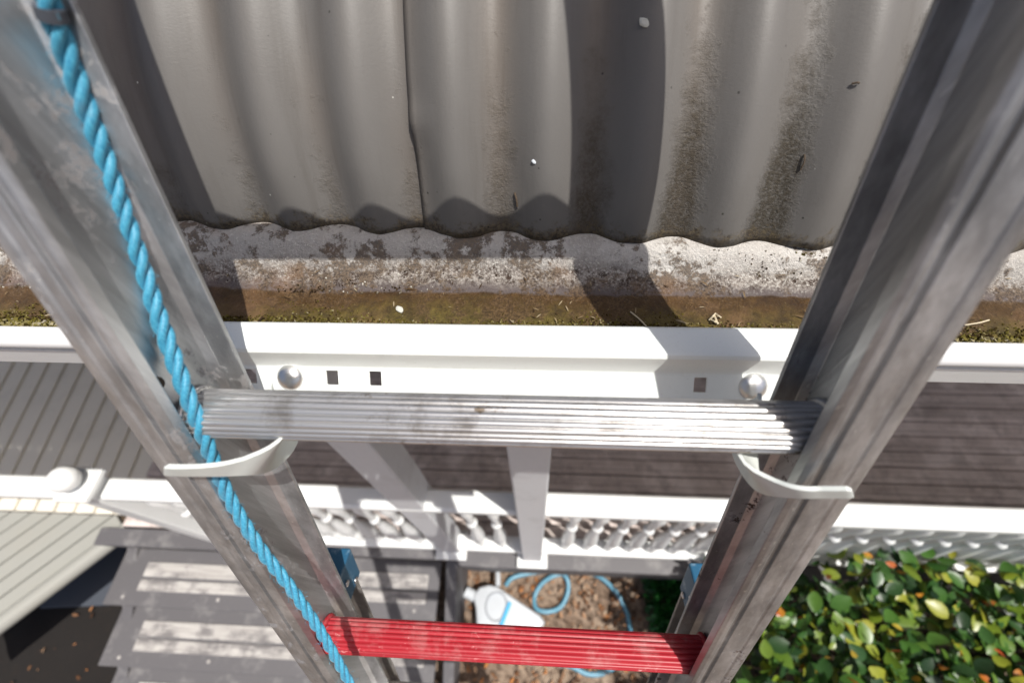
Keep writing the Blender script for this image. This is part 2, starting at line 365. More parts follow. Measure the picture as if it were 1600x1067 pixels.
# ------------------------------------------------------------------ steps
st = thing('timber_steps', 'grey painted timber steps with pale worn grip strips, left of the white can', 'steps', V(-1.6, 0, -3.7))
def mat_worn():
    m = N('pale_worn_timber'); g = m.noise(1, 7, .7, m.coord((3, 90, 90))); b = m.noise(6, 8, .7); k = m.noise(1, 5, .7, m.coord((5, 30, 30)))
    c = m.mix(m.ramp(g, [(.3, 0), (.65, 1)]), (.27, .25, .235), (.5, .48, .455)); c = m.mix(m.ramp(m.math('ADD', m.math('MULTIPLY', b, .6), m.math('MULTIPLY', k, .4)), [(.47, 0), (.58, .9)]), c, (.15, .14, .14))
    m.set(color=c, rough=.85); m.bump(m.math('ADD', g, k), .6, .004); return m.m
WORN = mat_worn()
for i, (yb, z) in enumerate(((.40, -3.19), (.08, -3.37), (-.25, -3.55))):
    y0 = yb - .33
    bm = bmesh.new(); box(bm, V(-1.66, y0 + .165, z - .02), (2.12, .33, .04)); t = obj('tread', bm, GREYP, st); bevel(t, .006)
    for a, b in ((.085, .15), (.165, .25)):
        bm = bmesh.new(); box(bm, V(-1.60, y0 + (a + b) / 2, z + .004), (1.86, b - a, .008)); s = obj('grip_strip', bm, WORN, t); bevel(s, .003, 1)
    for nx in (-2.62, -2.0, -1.35, -.75):
        bm = bmesh.new(); lathe(bm, [(.011, 0), (.010, .002), (.0005, .0026)], V(nx + rnd.uniform(-.02, .02), y0 + .05 + rnd.uniform(-.01, .01), z + .0005), seg=12); obj('nail_head', bm, WORN, t)
    bm = bmesh.new(); box(bm, V(-1.66, y0 + .31, z - .105), (2.0, .02, .13)); obj('riser', bm, GREYP, st)
for x in (-2.66, -.53):
    bm = bmesh.new(); prism(bm, [(.43, -3.13), (-.42, -3.6), (-.42, -3.74), (.43, -3.74)], V(x - .035, 0, 0), V(x + .035, 0, 0), Vector((0, 1, 0)), Vector((0, 0, 1)))
    o = obj('stringer', bm, GREYP, st); bevel(o, .005)

# ------------------------------------------------------------------ posts
def post(x, y, w_, label):
    p = thing('veranda_post', label, 'post', V(x, y, -2.95), 'white veranda posts')
    bm = bmesh.new(); box(bm, V(x, y, -1.74), (w_, w_, 2.36)); o = obj('shaft', bm, WHITE_OLD, p); bevel(o, .008)
    bm = bmesh.new(); box(bm, V(x, y - .01, -2.935), (w_ * 1.6, w_ * 1.45, .03)); o = obj('base_plate', bm, WHITE, p); bevel(o, .005)
    bm = bmesh.new(); box(bm, V(x, y, -.56), (w_ * 1.3, w_ * 1.3, .04)); o = obj('collar', bm, WHITE_OLD, p); bevel(o, .006)
    return p
post(-.50, .47, .115, 'white square veranda post slanting left of the middle one, beside the steps')
post(-.02, .44, .11, 'white square veranda post in the middle, standing on grey deck edge')
post(3.1, .46, .115, 'white square veranda post at the far right end of the railing')

# ------------------------------------------------------------------ railing
rl = thing('veranda_railing', 'white timber balustrade with turned balusters along the grey deck edge', 'railing', V(0, .46, -3))
hr = [(-.045, -.02), (-.045, .008), (-.034, .02), (.034, .02), (.045, .008), (.045, -.02), (.02, -.03), (-.02, -.03)]
bm = bmesh.new(); prism(bm, hr, V(-1.80, .455, -1.87), V(4.2, .455, -1.87), Vector((0, 1, 0)), Vector((0, 0, 1))); o = obj('handrail', bm, WHITE, rl); bevel(o, .003, 1)
bm = bmesh.new(); prism(bm, hr, V(-4.6, .44, -1.87), V(-1.92, .455, -1.87), Vector((0, 1, 0)), Vector((0, 0, 1))); o = obj('handrail', bm, WHITE, rl); bevel(o, .003, 1)
bm = bmesh.new(); box(bm, V(1.17, .455, -2.815), (6.2, .085, .045)); o = obj('bottom_rail', bm, WHITE, rl); bevel(o, .008)
bprof = [(.024, 0), (.024, .10), (.016, .115), (.026, .13), (.020, .15), (.034, .21), (.032, .30), (.018, .44), (.016, .50), (.027, .52), (.027, .535), (.015, .55), (.019, .66), (.030, .76), (.018, .81), (.026, .825), (.026, .905)]
bb = bmesh.new(); lathe(bb, bprof, Vector((0, 0, 0)), seg=14); bme = None
x = -1.72
while x < 4.1:
    if abs(x + .5) > .1 and abs(x + .02) > .1:
        if bme is None:
            o = obj('baluster', bb, WHITE, rl, smooth=True); bme = o.data; o.location = V(x, .455, -2.795)
            for vv in bme.vertices: pass
            o.matrix_parent_inverse = rl.matrix_world.inverted()
        else:
            o = bpy.data.objects.new('baluster', bme); col.objects.link(o); o.parent = rl; o.matrix_parent_inverse = rl.matrix_world.inverted(); o.location = V(x, .455, -2.795)
    x += .118
npst = thing('newel_post', 'white newel post with round ball finial, left end of balustrade', 'post', V(-1.86, .45, -3.05))
bm = bmesh.new(); box(bm, V(-1.86, .45, -2.42), (.1, .1, 1.22)); o = obj('shaft', bm, WHITE, npst); bevel(o, .006)
bm = bmesh.new(); box(bm, V(-1.86, .45, -1.80), (.14, .14, .03)); o = obj('cap', bm, WHITE, npst); bevel(o, .008)
bm = bmesh.new(); lathe(bm, [(.02, 0), (.022, .012)] + [(.052 * math.cos(a), .062 + .052 * math.sin(a)) for a in [R(-60 + 10 * k) for k in range(15)]] + [(.0005, .1139)], V(-1.86, .45, -1.785), seg=28)
obj('ball_finial', bm, WHITE, npst, smooth='all')

# ------------------------------------------------------------------ cream boarded surfaces on the left
def boarded(name, quad, zt, th, nb, mat, label, cat, bull=False, lipmat=None):
    "quad: A,B front corners, C,D back corners (xy); boards run from front edge AB to DC"
    A, B, C_, D_ = [Vector((p[0], p[1], 0)) for p in quad]
    t = thing(name, label, cat, V((A.x + C_.x) / 2, (A.y + C_.y) / 2, zt - th))
    bm = bmesh.new()
    for i in range(nb):
        f0, f1 = (i + .02) / nb, (i + .965) / nb
        p = [A.lerp(B, f0), A.lerp(B, f1), D_.lerp(C_, f1), D_.lerp(C_, f0)]
        lo = [bm.verts.new(V(q.x, q.y, zt - th)) for q in p]; hi = [bm.verts.new(V(q.x, q.y, zt + (.0 if k in (0, 3) else .012))) for k, q in enumerate(p)]
        bm.faces.new(lo[::-1]); bm.faces.new(hi)
        for k in range(4): bm.faces.new((lo[k], lo[(k + 1) % 4], hi[(k + 1) % 4], hi[k]))
    o = obj('boards', bm, mat, t); bevel(o, .003, 1)
    bm = bmesh.new(); lo = [bm.verts.new(V(q.x, q.y, zt - th - .03)) for q in (A, B, C_, D_)]; hi = [bm.verts.new(V(q.x, q.y, zt - th - .004)) for q in (A, B, C_, D_)]
    bm.faces.new(lo[::-1]); bm.faces.new(hi)
    for k in range(4): bm.faces.new((lo[k], lo[(k + 1) % 4], hi[(k + 1) % 4], hi[k]))
    obj('underlay', bm, TWIG, t)
    return t
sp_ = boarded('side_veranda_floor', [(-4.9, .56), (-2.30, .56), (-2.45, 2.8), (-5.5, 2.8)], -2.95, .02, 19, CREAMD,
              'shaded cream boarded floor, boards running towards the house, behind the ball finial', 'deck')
a = pz(-140, 1075, -3.02); b = pz(196, 838, -3.02); c = pz(120, 800, -3.02); d = pz(-260, 860, -3.02)
pl_A = pz(-130, 1060, -2.99)
pf = thing('cream_platform', 'sunlit cream boarded platform with thick rounded front edge, left of the steps', 'platform', V(-3.2, .2, -3.1))
def quadplank(bm, p, th, rise=0):
    lo = [bm.verts.new(q - Vector((0, 0, th))) for q in p]; hi = [bm.verts.new(q + Vector((0, 0, rise if k > 1 else 0))) for k, q in enumerate(p)]
    bm.faces.new(lo[::-1]); bm.faces.new(hi)
    for k in range(4): bm.faces.new((lo[k], lo[(k + 1) % 4], hi[(k + 1) % 4], hi[k]))
E0 = pz(-150, 1088, -3.0); E1 = pz(200, 826, -3.0)           # front (rounded) edge
dirb = (pz(92, 800, -3.0) - pz(0, 884, -3.0)).normalized()     # board direction
edir = (E1 - E0).normalized(); perp = Vector((-edir.y, edir.x, 0))
bm = bmesh.new(); wd = .105
for i in range(9):
    off = .06 + i * wd; L0 = -.0; 
    p0 = E0 + perp * off; p1 = E1 + perp * off - edir * (.02 + i * .0)
    quadplank(bm, [p0, p1, p1 + perp * (wd - .018), p0 + perp * (wd - .018)], .03, .01)
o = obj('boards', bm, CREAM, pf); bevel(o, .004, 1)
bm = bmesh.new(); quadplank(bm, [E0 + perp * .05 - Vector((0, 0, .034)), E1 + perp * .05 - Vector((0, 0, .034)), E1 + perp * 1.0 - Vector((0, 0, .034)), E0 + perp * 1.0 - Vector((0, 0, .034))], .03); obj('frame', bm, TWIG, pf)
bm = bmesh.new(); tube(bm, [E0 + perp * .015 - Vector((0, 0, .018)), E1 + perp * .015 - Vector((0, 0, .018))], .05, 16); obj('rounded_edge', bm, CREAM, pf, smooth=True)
bm = bmesh.new()
s0 = [pz(60, 950, -3.70), pz(170, 945, -3.70), pz(200, 850, -3.70), pz(110, 850, -3.70)]
quadplank(bm, s0, .05); o = obj('slate_slab', bm, DARKP); bevel(o, .01, 2); tag(o, 'dark blue-grey slab on the ground between platform and steps', 'slab')

# ------------------------------------------------------------------ white can and hose
cn = thing('jerry_can', 'white plastic jerry can with blue band lying on the leaf litter', 'can', V(-.2, .2, -3.74))
WPL = mat_paint('white_plastic', (.5, .53, .56), .15, .35, (.4, .4, .4), 12)
out = [(742, 950), (738, 930), (748, 916), (764, 912), (778, 916), (846, 962), (852, 972), (842, 990), (800, 1006), (745, 1000)]
cz = -3.56
pts = [pz(x, y, cz) for x, y in out]; cen = sum(pts, Vector()) / len(pts)
bm = bmesh.new(); lv = []
for dz, s in ((-.17, .93), (-.15, 1), (-.03, 1), (-.008, .96), (0, .88)):
    lv.append([bm.verts.new(cen + (p - cen) * s + Vector((0, 0, dz))) for p in pts])
for a_, b_ in zip(lv, lv[1:]):
    for k in range(len(pts)): bm.faces.new((a_[k], a_[(k + 1) % len(pts)], b_[(k + 1) % len(pts)], b_[k]))
bm.faces.new(lv[0][::-1])
# recessed round panel in the top face
rc = pz(776, 947, cz); ring = [[], [], []]
for k in range(20):
    d_ = Vector((math.cos(2 * PI * k / 20), math.sin(2 * PI * k / 20), 0))
    ring[0].append(d_)
bm.faces.new(lv[-1])
o = obj('body', bm, WPL, cn, smooth=True); bevel(o, .012, 3)
bm = bmesh.new(); tube(bm, [rc + Vector((.072 * math.cos(2 * PI * k / 24), .085 * math.sin(2 * PI * k / 24), .002)) for k in range(25)], .008, 8, False); obj('ring_grip', bm, mat_paint('grey_plastic', (.35, .37, .4), .2, .5), cn, smooth=True)
bm = bmesh.new(); p0, p1 = pz(797, 940, cz + .01), pz(780, 985, cz + .01); box(bm, (p0 + p1) / 2, (.024, (p1 - p0).length, .014), Matrix.Rotation(math.atan2(-(p1 - p0).x, (p1 - p0).y), 3, 'Z')); obj('blue_band', bm, mat_paint('bright_blue_plastic', (.05, .35, .62), .1, .4), cn)
bm = bmesh.new(); q = pz(743, 932, cz - .05); q2 = pz(728, 924, cz - .05); tube(bm, [q, q.lerp(q2, .6), q2], .038, 12); obj('neck_cap', bm, WPL, cn, smooth=True)
bm = bmesh.new(); tube(bm, [pz(778, 915, cz - .02), pz(778, 900, cz - .03), pz(777, 886, cz - .06)], .018, 10); obj('spout', bm, WPL, cn, smooth=True)
hpts = [(790, 914), (800, 903), (822, 896), (850, 892), (874, 893), (886, 905), (887, 925), (876, 947), (856, 955), (838, 950), (835, 932), (846, 912), (866, 899), (895, 893), (920, 894), (940, 903), (960, 922), (975, 945), (983, 970), (985, 1000), (972, 1030), (945, 1050), (918, 1052), (893, 1040), (872, 1036)]
hp = [pz(x, y, -3.725) + Vector((0, 0, .012 * math.sin(i * 1.7))) for i, (x, y) in enumerate(hpts)]
bm = bmesh.new(); tube(bm, catmull(hp, 8), .017, 10)
HOSE = mat_paint('pale_blue_hose', (.1, .26, .36), .35, .4, (.4, .45, .48), 12)
tag(obj('garden_hose', bm, HOSE, smooth=True), 'pale blue garden hose looped on the brown ground beside the white can', 'hose')

# ------------------------------------------------------------------ leaves
def leaf_mesh(items, L, Wd, cup=.18, seg=4):
    "items: (pos, dir, normal, scale, tone)"
    vs, fs, tn = [], [], []
    for p, d_, n_, s, tone in items:
        d_ = d_.normalized(); sdv = d_.cross(n_).normalized(); n_ = sdv.cross(d_)
        base = len(vs)
        for i in range(seg + 1):
            t = i / seg; wv = math.sin(PI * min(1, t * .93 + .04)) ** .75 * Wd * .5 * s
            ce = p + d_ * (L * s * t) - n_ * (cup * L * s * t * t)
            for k in (-1, 0, 1): vs.append(ce + sdv * (k * wv) + n_ * (abs(k) * wv * .28)); tn.append(tone)
        for i in range(seg):
            for k in range(2):
                a_ = base + i * 3 + k; fs.append((a_, a_ + 1, a_ + 4, a_ + 3))
    return vs, fs, tn
def leaf_obj(name, items, L, Wd, mat, parent=None, **kw):
    vs, fs, tn = leaf_mesh(items, L, Wd, **kw)
    o = obj(name, (vs, fs), mat, parent, smooth='all')
    a_ = o.data.attributes.new('tone', 'FLOAT', 'POINT'); a_.data.foreach_set('value', tn); return o
def rdir(r, zlo=-1, zhi=1):
    a_ = r.uniform(0, 2 * PI); z = r.uniform(zlo, zhi); s = math.sqrt(max(0, 1 - z * z)); return Vector((s * math.cos(a_), s * math.sin(a_), z))
hg = thing('hedge', 'glossy green hedge with orange and red new leaves, bottom right corner', 'hedge', V(1.9, 0, -3.74))
r2 = random.Random(5); it, yo = [], []
def hz_top(x, y): return -2.42 + .16 * noise.noise(Vector((x * 2.3, y * 2.3, 1))) - .55 * max(0, (1.12 - x)) ** 1.0 - .3 * max(0, y - .28)
def hx_left(y, z): return .92 + .1 * noise.noise(Vector((y * 3, z * 3, 8))) + .06 * (z + 2.4)
clumps = [(r2.uniform(.88, 3.6), r2.uniform(-1.0, .38), r2.random()) for _ in range(300)]
for cx, cy, q_ in clumps:
    zt = hz_top(cx, cy) + r2.uniform(-.12, .05)
    if r2.random() < .22: zt -= r2.uniform(.1, .7)
    for k in range(18):
        p = V(cx + r2.gauss(0, .07), min(cy + r2.gauss(0, .07), .42), zt - abs(r2.gauss(0, .08)))
        if p.x < hx_left(p.y, p.z - H): continue
        d_ = rdir(r2, -.3, .7); n_ = (Vector((0, 0, 1)) + rdir(r2) * 1.15).normalized()
        if k < 2 and q_ > .45: yo.append((p + Vector((0, 0, .03)), rdir(r2, .0, .9), n_, r2.uniform(.5, .9), r2.random()))
        else: it.append((p, d_, n_, r2.uniform(.4, 1.25), min(1, max(0, r2.gauss(.47, .3)))))
for k in range(900):
    p = V(r2.uniform(.86, 3.4), r2.uniform(-1.0, .36), 0); zt = hz_top(p.x, p.y); p.z = H + zt - r2.uniform(.15, 1.1)
    if p.x < hx_left(p.y, p.z - H): continue
    it.append((p, rdir(r2, -.6, .5), (Vector((0, 0, 1)) + rdir(r2)).normalized(), r2.uniform(.7, 1.2), r2.uniform(0, .35)))
leaf_obj('foliage', it, .08, .056, HLEAF, hg)
leaf_obj('young_leaves', yo, .06, .034, YLEAF, hg)
bm = bmesh.new()
for cx, cy, q_ in clumps[:150]:
    t_ = V(cx, cy, hz_top(cx, cy) - .05); b_ = V(cx * .8 + .36, cy * .6 - .1, -3.75)
    if t_.x < .98: continue
    m_ = t_.lerp(b_, .5) + rdir(r2) * .1; b_.x = max(b_.x, 1.0); tube(bm, catmull([t_, m_, b_], 4), lambda t: .002 + .012 * t, 5)
obj('stems', bm, TWIG, hg)
sh = thing('low_shrub', 'small dark green shrub on the ground right of the blue hose', 'shrub', V(.88, .3, -3.74))
it = []
for k in range(1500):
    d_ = rdir(r2, 0, 1); rr = r2.random() ** .4; c_ = V(.93, .28, -3.72)
    p = c_ + Vector((d_.x * .15 * rr, d_.y * .3 * rr, d_.z * .22 * rr)); it.append((p, (d_ + rdir(r2) * .6).normalized(), (Vector((0, 0, 1)) + rdir(r2) * .7).normalized(), r2.uniform(.6, 1.2), r2.random()))
leaf_obj('foliage', it, .042, .02, SLEAF, sh)
bm = bmesh.new()
for k in range(8): tube(bm, [V(.93, .28, -3.75), V(.93, .28, -3.66) + rdir(r2, 0, .3) * .06, V(.93, .28, -3.6) + rdir(r2, 0, .3) * .1], .003, 5)
obj('stems', bm, TWIG, sh)
it = []
for k in range(3200):
    if k < 1300: x_, y_ = r2.uniform(-.6, 1.2), r2.uniform(-.7, .45)
    else: x_, y_ = r2.uniform(-5, 4), r2.uniform(-2.5, .9)
    if r2.random() < .5 and noise.noise(Vector((x_ * 3, y_ * 3, 0))) > 0: continue
    it.append((V(x_, y_, (-3.74 if x_ > -2.62 else -3.712) + r2.uniform(0, .02)), rdir(r2, -.15, .3), (Vector((0, 0, 1)) + rdir(r2) * .35).normalized(), r2.uniform(.2, .95), r2.random() ** 1.2))
lo = leaf_obj('leaf_litter', it, .05, .024, DLEAF); tag(lo, 'brown and orange dead leaves scattered over the bare ground', 'leaf litter', kind='stuff')

# ================================================================== ROOF
EY, EZ, RB = .318, -.294, .33
CREST = .0035; PITCH = .077
def roof_pt(x, s, off=0):
    "s: arc length up from the eave"
    e = .030 * (x + .25)                       # the eave line runs slightly out towards the right
    th0 = R(77); send = RB * (th0 - R(14))
    if s <= send:
        th = th0 - s / RB
        y = RB * (math.sin(th0) - math.sin(th)); z = RB * (math.cos(th) - math.cos(th0))
    else:
        th = R(14); y = RB * (math.sin(th0) - math.sin(th)) + (s - send) * math.cos(th); z = RB * (math.cos(th) - math.cos(th0)) + (s - send) * math.sin(th)
    ph = math.cos(2 * PI * (x - CREST) / PITCH); a_ = (.0054 + .0034 * min(1, max(0, (s - .004) / .05))) * ph + off
    return V(x, EY - e + y - math.sin(th) * a_, EZ - e * .45 + z + math.cos(th) * a_), ph
def roof_sheet(x0, x1, off, label, side, fine=True, irregular=0.0):
    n = int((x1 - x0) / PITCH * (16 if fine else 10)); S = []
    s = 0
    while s < .48: S.append(s); s += .008 if fine else .03
    while s < 3.2: S.append(s); s += .15
    vs, fs, ev, va, sd = [], [], [], [], []
    for j, s in enumerate(S):
        for i in range(n + 1):
            x = x0 + (x1 - x0) * i / n
            ss = s
            if j == 0: ss = s + .0022 * noise.noise(Vector((x * 55, 2, 0))) + .0025 * noise.noise(Vector((x * 14, 5, 0)))
            p, ph = roof_pt(x, ss, off)
            if irregular and i < 5:
                w_ = (1 - i / 5); dent = .0035 * noise.noise(Vector((1, s * 22, 4))) + .007 * math.exp(-((s - .095) / .012) ** 2)
                p += Vector((0, -1, .5)) * dent * w_ * .6; p.x -= .006 * w_ * noise.noise(Vector((3, s * 9, 0)))
            vs.append(p); ev.append(s); va.append((1 - ph) / 2); sd.append(side(x))
    for j in range(len(S) - 1):
        for i in range(n):
            a_ = j * (n + 1) + i; fs.append((a_, a_ + 1, a_ + n + 2, a_ + n + 1))
    o = obj('roof_sheet', (vs, fs), ROOF, smooth='all')
    for nm, dat in (('eave', ev), ('valley', va), ('side', sd)):
        at = o.data.attributes.new(nm, 'FLOAT', 'POINT'); at.data.foreach_set('value', dat)
    m_ = o.modifiers.new('thick', 'SOLIDIFY'); m_.thickness = .0009; m_.offset = -1
    return tag(o, label, 'roof sheet', 'curved corrugated roof sheets')
sidef = lambda x: max(.3, min(1, .5 + 2.8 * (x + .02))) if x > -.25 else .3
roof_sheet(-1.9, -.085, 0, 'grey curved corrugated roof sheet, left of the lapped seam', sidef)
roof_sheet(-.108, 2.1, .0022, 'grey curved corrugated roof sheet, right of the lapped seam, stained near eave', sidef, irregular=1)
roof_sheet(-5.2, -1.88, .0022, 'grey curved corrugated roof sheet beyond the left ladder rail', sidef, False)
roof_sheet(2.08, 5.4, 0, 'grey curved corrugated roof sheet beyond the right ladder rail', sidef, False)

# ------------------------------------------------------------------ gutter
gt = thing('roof_gutter', 'white gutter full of brown dirt and lichen under the corrugated roof edge', 'gutter', V(0, .3, -.43))
BY, BZ = .1935, -.3025
bead = [(BY + .0085 * math.cos(R(t)), BZ + .0085 * math.sin(R(t)), 0) for t in range(-100, -361, -20)]
GP = bead + [(.2035, -.312, 1.0), (.205, -.320, 1.4), (.208, -.3255, 1.8), (.213, -.3265, 2.0), (.222, -.3262, 2.15), (.232, -.3258, 2.35), (.243, -.3255, 2.55), (.254, -.325, 2.75), (.262, -.324, 2.88),
      (.268, -.3225, 3.0), (.274, -.3208, 3.08), (.280, -.319, 3.2), (.285, -.3165, 3.32), (.2885, -.313, 3.45), (.292, -.3075, 3.6), (.2955, -.3025, 3.68), (.2985, -.2995, 3.78), (.303, -.2975, 3.86), (.313, -.297, 3.93), (.326, -.299, 4.0)]
def gutter_run(x0, x1, n, name='trough'):
    vs, fs, pr = [], [], []
    for i in range(n + 1):
        x = x0 + (x1 - x0) * i / n
        for (y_, z_, g_) in GP:
            j = .0016 * noise.noise(Vector((x * 25, y_ * 60, z_ * 60))) + .0022 * noise.noise(Vector((x * 7, y_ * 20, 2))) + .001 * noise.noise(Vector((x * 90, y_ * 150, 2))) if g_ > 2.2 else 0
            tt = min(1, max(0, (g_ - 2.7) / 1.0))
            vs.append(V(x, y_ - (.004 + .020 * tt) * x, z_ + j - .0125 * x * tt)); pr.append(g_)
    m_ = len(GP)
    for i in range(n):
        for k in range(m_ - 1):
            a_ = i * m_ + k; fs.append((a_, a_ + m_, a_ + m_ + 1, a_ + 1))
    o = obj(name, (vs, fs), GUTTER, gt, smooth='all')
    at = o.data.attributes.new('prof', 'FLOAT', 'POINT'); at.data.foreach_set('value', pr)
    md = o.modifiers.new('thick', 'SOLIDIFY'); md.thickness = .0015; md.offset = 0
gutter_run(-4.5, 4.5, 900)
bm = bmesh.new(); prism(bm, [(.187, -.3135), (.2015, -.3135), (.2025, -.335), (.2045, -.344), (.193, -.344), (.188, -.335)], V(-4.5, .018, 0), V(4.5, -.018, 0), Vector((0, 1, 0)), Vector((0, 0, 1)))
obj('front_face', bm, WHITE, gt)
bm = bmesh.new(); box(bm, V(0, .36, -.42), (9, .022, .2)); f_ = obj('fascia', bm, WHITE_OLD); tag(f_, 'white timber fascia board behind the gutter', 'fascia board')
# crumbly moss along the front of the gutter floor
r3 = random.Random(3); vs, fs, tn = [], [], []
def grain(p, s, tone):
    b_ = len(vs); rot = Matrix.Rotation(r3.uniform(0, 6.28), 3, rdir(r3))
    for v_ in ((1, 0, -.35), (-.5, .87, -.35), (-.5, -.87, -.35), (0, 0, 1), (.4, .5, .5), (-.3, .2, -.8)):
        vs.append(p + rot @ Vector(v_) * s * r3.uniform(.7, 1.2)); tn.append(tone)
    for f_i in ((0, 1, 4), (1, 2, 3), (0, 3, 2), (0, 4, 3), (1, 3, 4), (0, 5, 1), (1, 5, 2), (2, 5, 0)): fs.append(tuple(b_ + q for q in f_i))
for k in range(26000):
    x_ = r3.uniform(-1.0, 1.3) if k > 3500 else r3.uniform(-.3, .3)
    t_ = abs(r3.gauss(0, 1)); dens = .5 + .5 * noise.noise(Vector((x_ * 30, 1, 1)))
    y_ = .212 + t_ * .016
    if y_ > .262 or (y_ > .236 and r3.random() > .25 + .5 * dens): continue
    h_ = .012 * max(0, 1 - (y_ - .208) / .03) * .6 * (.6 + .8 * dens) * r3.random()
    grain(V(x_, y_ - .006 * x_, -.3255 + h_), r3.uniform(.0007, .0027 if y_ < .226 else .0014), min(1, max(0, r3.gauss(.55 if y_ < .224 else .22, .27))))
for k in range(9500):
    x_ = r3.uniform(-.62, .75); dn = noise.noise(Vector((x_ * 18, 7, 1)))
    if dn < r3.uniform(-.5, .35) - .25 * (x_ > .1): continue
    q_, ph_ = roof_pt(x_, -.002 + r3.gauss(0, .0012), .001)
    grain(q_ + Vector((0, r3.uniform(-.004, .005), -.0025)), r3.uniform(.0004, .0016), min(1, max(0, r3.gauss(.15, .2))))
MOSS = mat_leaf('moss_crumbs', [(.05, .032, .012), (.13, .11, .02), (.25, .215, .06), (.4, .35, .2), (.5, .45, .34)], .9, .1)
o = obj('gutter_moss', (vs, fs), MOSS); at = o.data.attributes.new('tone', 'FLOAT', 'POINT'); at.data.foreach_set('value', tn)
tag(o, 'crumbly green and tan moss along the front of the gutter floor', 'moss', kind='stuff')
vs, fs, tn = [], [], []
for k in range(9000):
    x_ = r3.uniform(-.9, 1.2); f_ = r3.random() ** 1.3; y_ = .262 + f_ * .042
    dn = noise.noise(Vector((x_ * 11, y_ * 40, 2))) + .6 * noise.noise(Vector((x_ * 34, y_ * 90, 9)))
    if dn < r3.uniform(-.05, .55): continue
    g_ = 2.7 + 1.0 * (y_ - .254) / .0415; zp = None
    for (ya, za, _a), (yb, zb, _b) in zip(GP[18:], GP[19:]):
        if ya <= y_ <= yb: zp = za + (zb - za) * (y_ - ya) / (yb - ya)
    if zp is None: continue
    tt = min(1, max(0, (g_ - 2.7))); grain(V(x_, y_ - (.004 + .02 * tt) * x_, zp - .0125 * x_ * tt), r3.uniform(.0004, .0015), min(1, max(0, r3.gauss(.18 if dn > .3 else .6, .3))))
LICH = mat_leaf('lichen_crumbs', [(.03, .018, .01), (.09, .06, .03), (.3, .26, .2), (.7, .68, .6)], .9, .1)
o = obj('gutter_lichen', (vs, fs), LICH); at = o.data.attributes.new('tone', 'FLOAT', 'POINT'); at.data.foreach_set('value', tn)
tag(o, 'dark and pale crusty lichen on the sloping back of the gutter', 'lichen', kind='stuff')
it = []
for k in range(420):
    x_ = r3.uniform(-1.2, 1.5); y_ = r3.uniform(.212, .285); z_ = -.3235 + max(0, y_ - .262) * .35
    it.append((V(x_, y_ - .008 * x_, z_ + .0012), rdir(r3, -.1, .15), (Vector((0, 0, 1)) + rdir(r3) * .3).normalized(), r3.uniform(.25, 1.1) * (1.6 if r3.random() < .12 else 1), r3.random()))
GDEB = mat_leaf('gutter_debris', [(.04, .022, .012), (.12, .07, .03), (.3, .22, .12), (.45, .38, .26)], .8, .2)
tag(leaf_obj('gutter_litter', it, .006, .0011, GDEB), 'fine dry needles and leaf crumbs lying in the gutter dirt', 'litter', kind='stuff')
# single bits of debris
def flake(pos, s, mat, label, name='leaf_flake', up_=Vector((0, -.7, .7))):
    u_ = up_.orthogonal().normalized(); v2 = up_.cross(u_); bm = bmesh.new(); n_ = 9; ring = []
    for lvl, sc_ in ((0, 1), (.25, 1.0), (.4, .6)):
        ring.append([bm.verts.new(pos + (u_ * math.cos(2 * PI * k / n_) * .65 + v2 * math.sin(2 * PI * k / n_)) * s * sc_ * (1 + .35 * noise.noise(Vector((k * 1.3, s * 900, 0)))) + up_ * s * lvl) for k in range(n_)])
    for a_, b_ in zip(ring, ring[1:]):
        for k in range(n_): bm.faces.new((a_[k], a_[(k + 1) % n_], b_[(k + 1) % n_], b_[k]))
    bm.faces.new(ring[-1]); bm.faces.new(ring[0][::-1])
    return tag(obj(name, bm, mat), label, name.split('_')[-1])
PALE = mat_paint('pale_chip', (.5, .5, .45), .3, .8, (.2, .2, .15), 200)
def on_roof(px, py):
    r = right * ((px - 800) / 711) - up * ((py - 533.5) / 711) - back; best = None
    for i in range(400):
        t = .3 + i * .0005; p = r * t
        q, _ = roof_pt(p.x, 0, .0022)
        for s in [k * .004 for k in range(80)]:
            q, _ = roof_pt(p.x, s, .0022 if p.x > -.1 else 0); d_ = (q - V(p.x, p.y, p.z)).length
            if best is None or d_ < best[0]: best = (d_, q)
        if best[0] < .0015: break
    return best[1]
flake(on_roof(1007, 35), .0042, PALE, 'pale grey flake lying in the ladder shadow near the top of the roof')
flake(on_roof(834, 251), .0022, WPL, 'tiny white chip on the grey roof above the gutter middle', 'paint_chip')
flake(pz(625, 484, -.3245) , .0045, PALE, 'round pale seed on the brown gutter floor', 'seed_pod', Vector((0, 0, 1)))
def twig(a_, b_, r_, label, mat=TWIG):
    bm = bmesh.new(); m_ = a_.lerp(b_, .5) + Vector((.0006, -.001, .0012)); tube(bm, catmull([a_, m_, b_], 5), r_, 6); tag(obj('twig', bm, mat), label, 'twig')
up_off = Vector((0, -.0009, .0006))
twig(on_roof(804, 300) + up_off, on_roof(808, 326) + up_off, .0008, 'short dark twig standing in a valley just above the gutter')
twig(on_roof(1257, 238) + up_off, on_roof(1250, 268) + up_off, .0006, 'thin curved dark twig on the right roof valley')
twig(on_roof(1330, 133) + up_off, on_roof(1342, 129) + up_off, .0007, 'dark bent twig high on the roof near the right ladder rail')
STRAW = mat_paint('straw', (.55, .48, .34), .2, .7)
for (x0, y0, x1, y1, lb) in ((985, 487, 1010, 510, 'pale straw lying in the shadow stripe on the gutter floor'), (1507, 508, 1545, 500, 'pale straw in the gutter beyond the right ladder rail')):
    twig(pz(x0, y0, -.3235), pz(x1, y1, -.3235), .0006, lb, STRAW)
bm = bmesh.new()
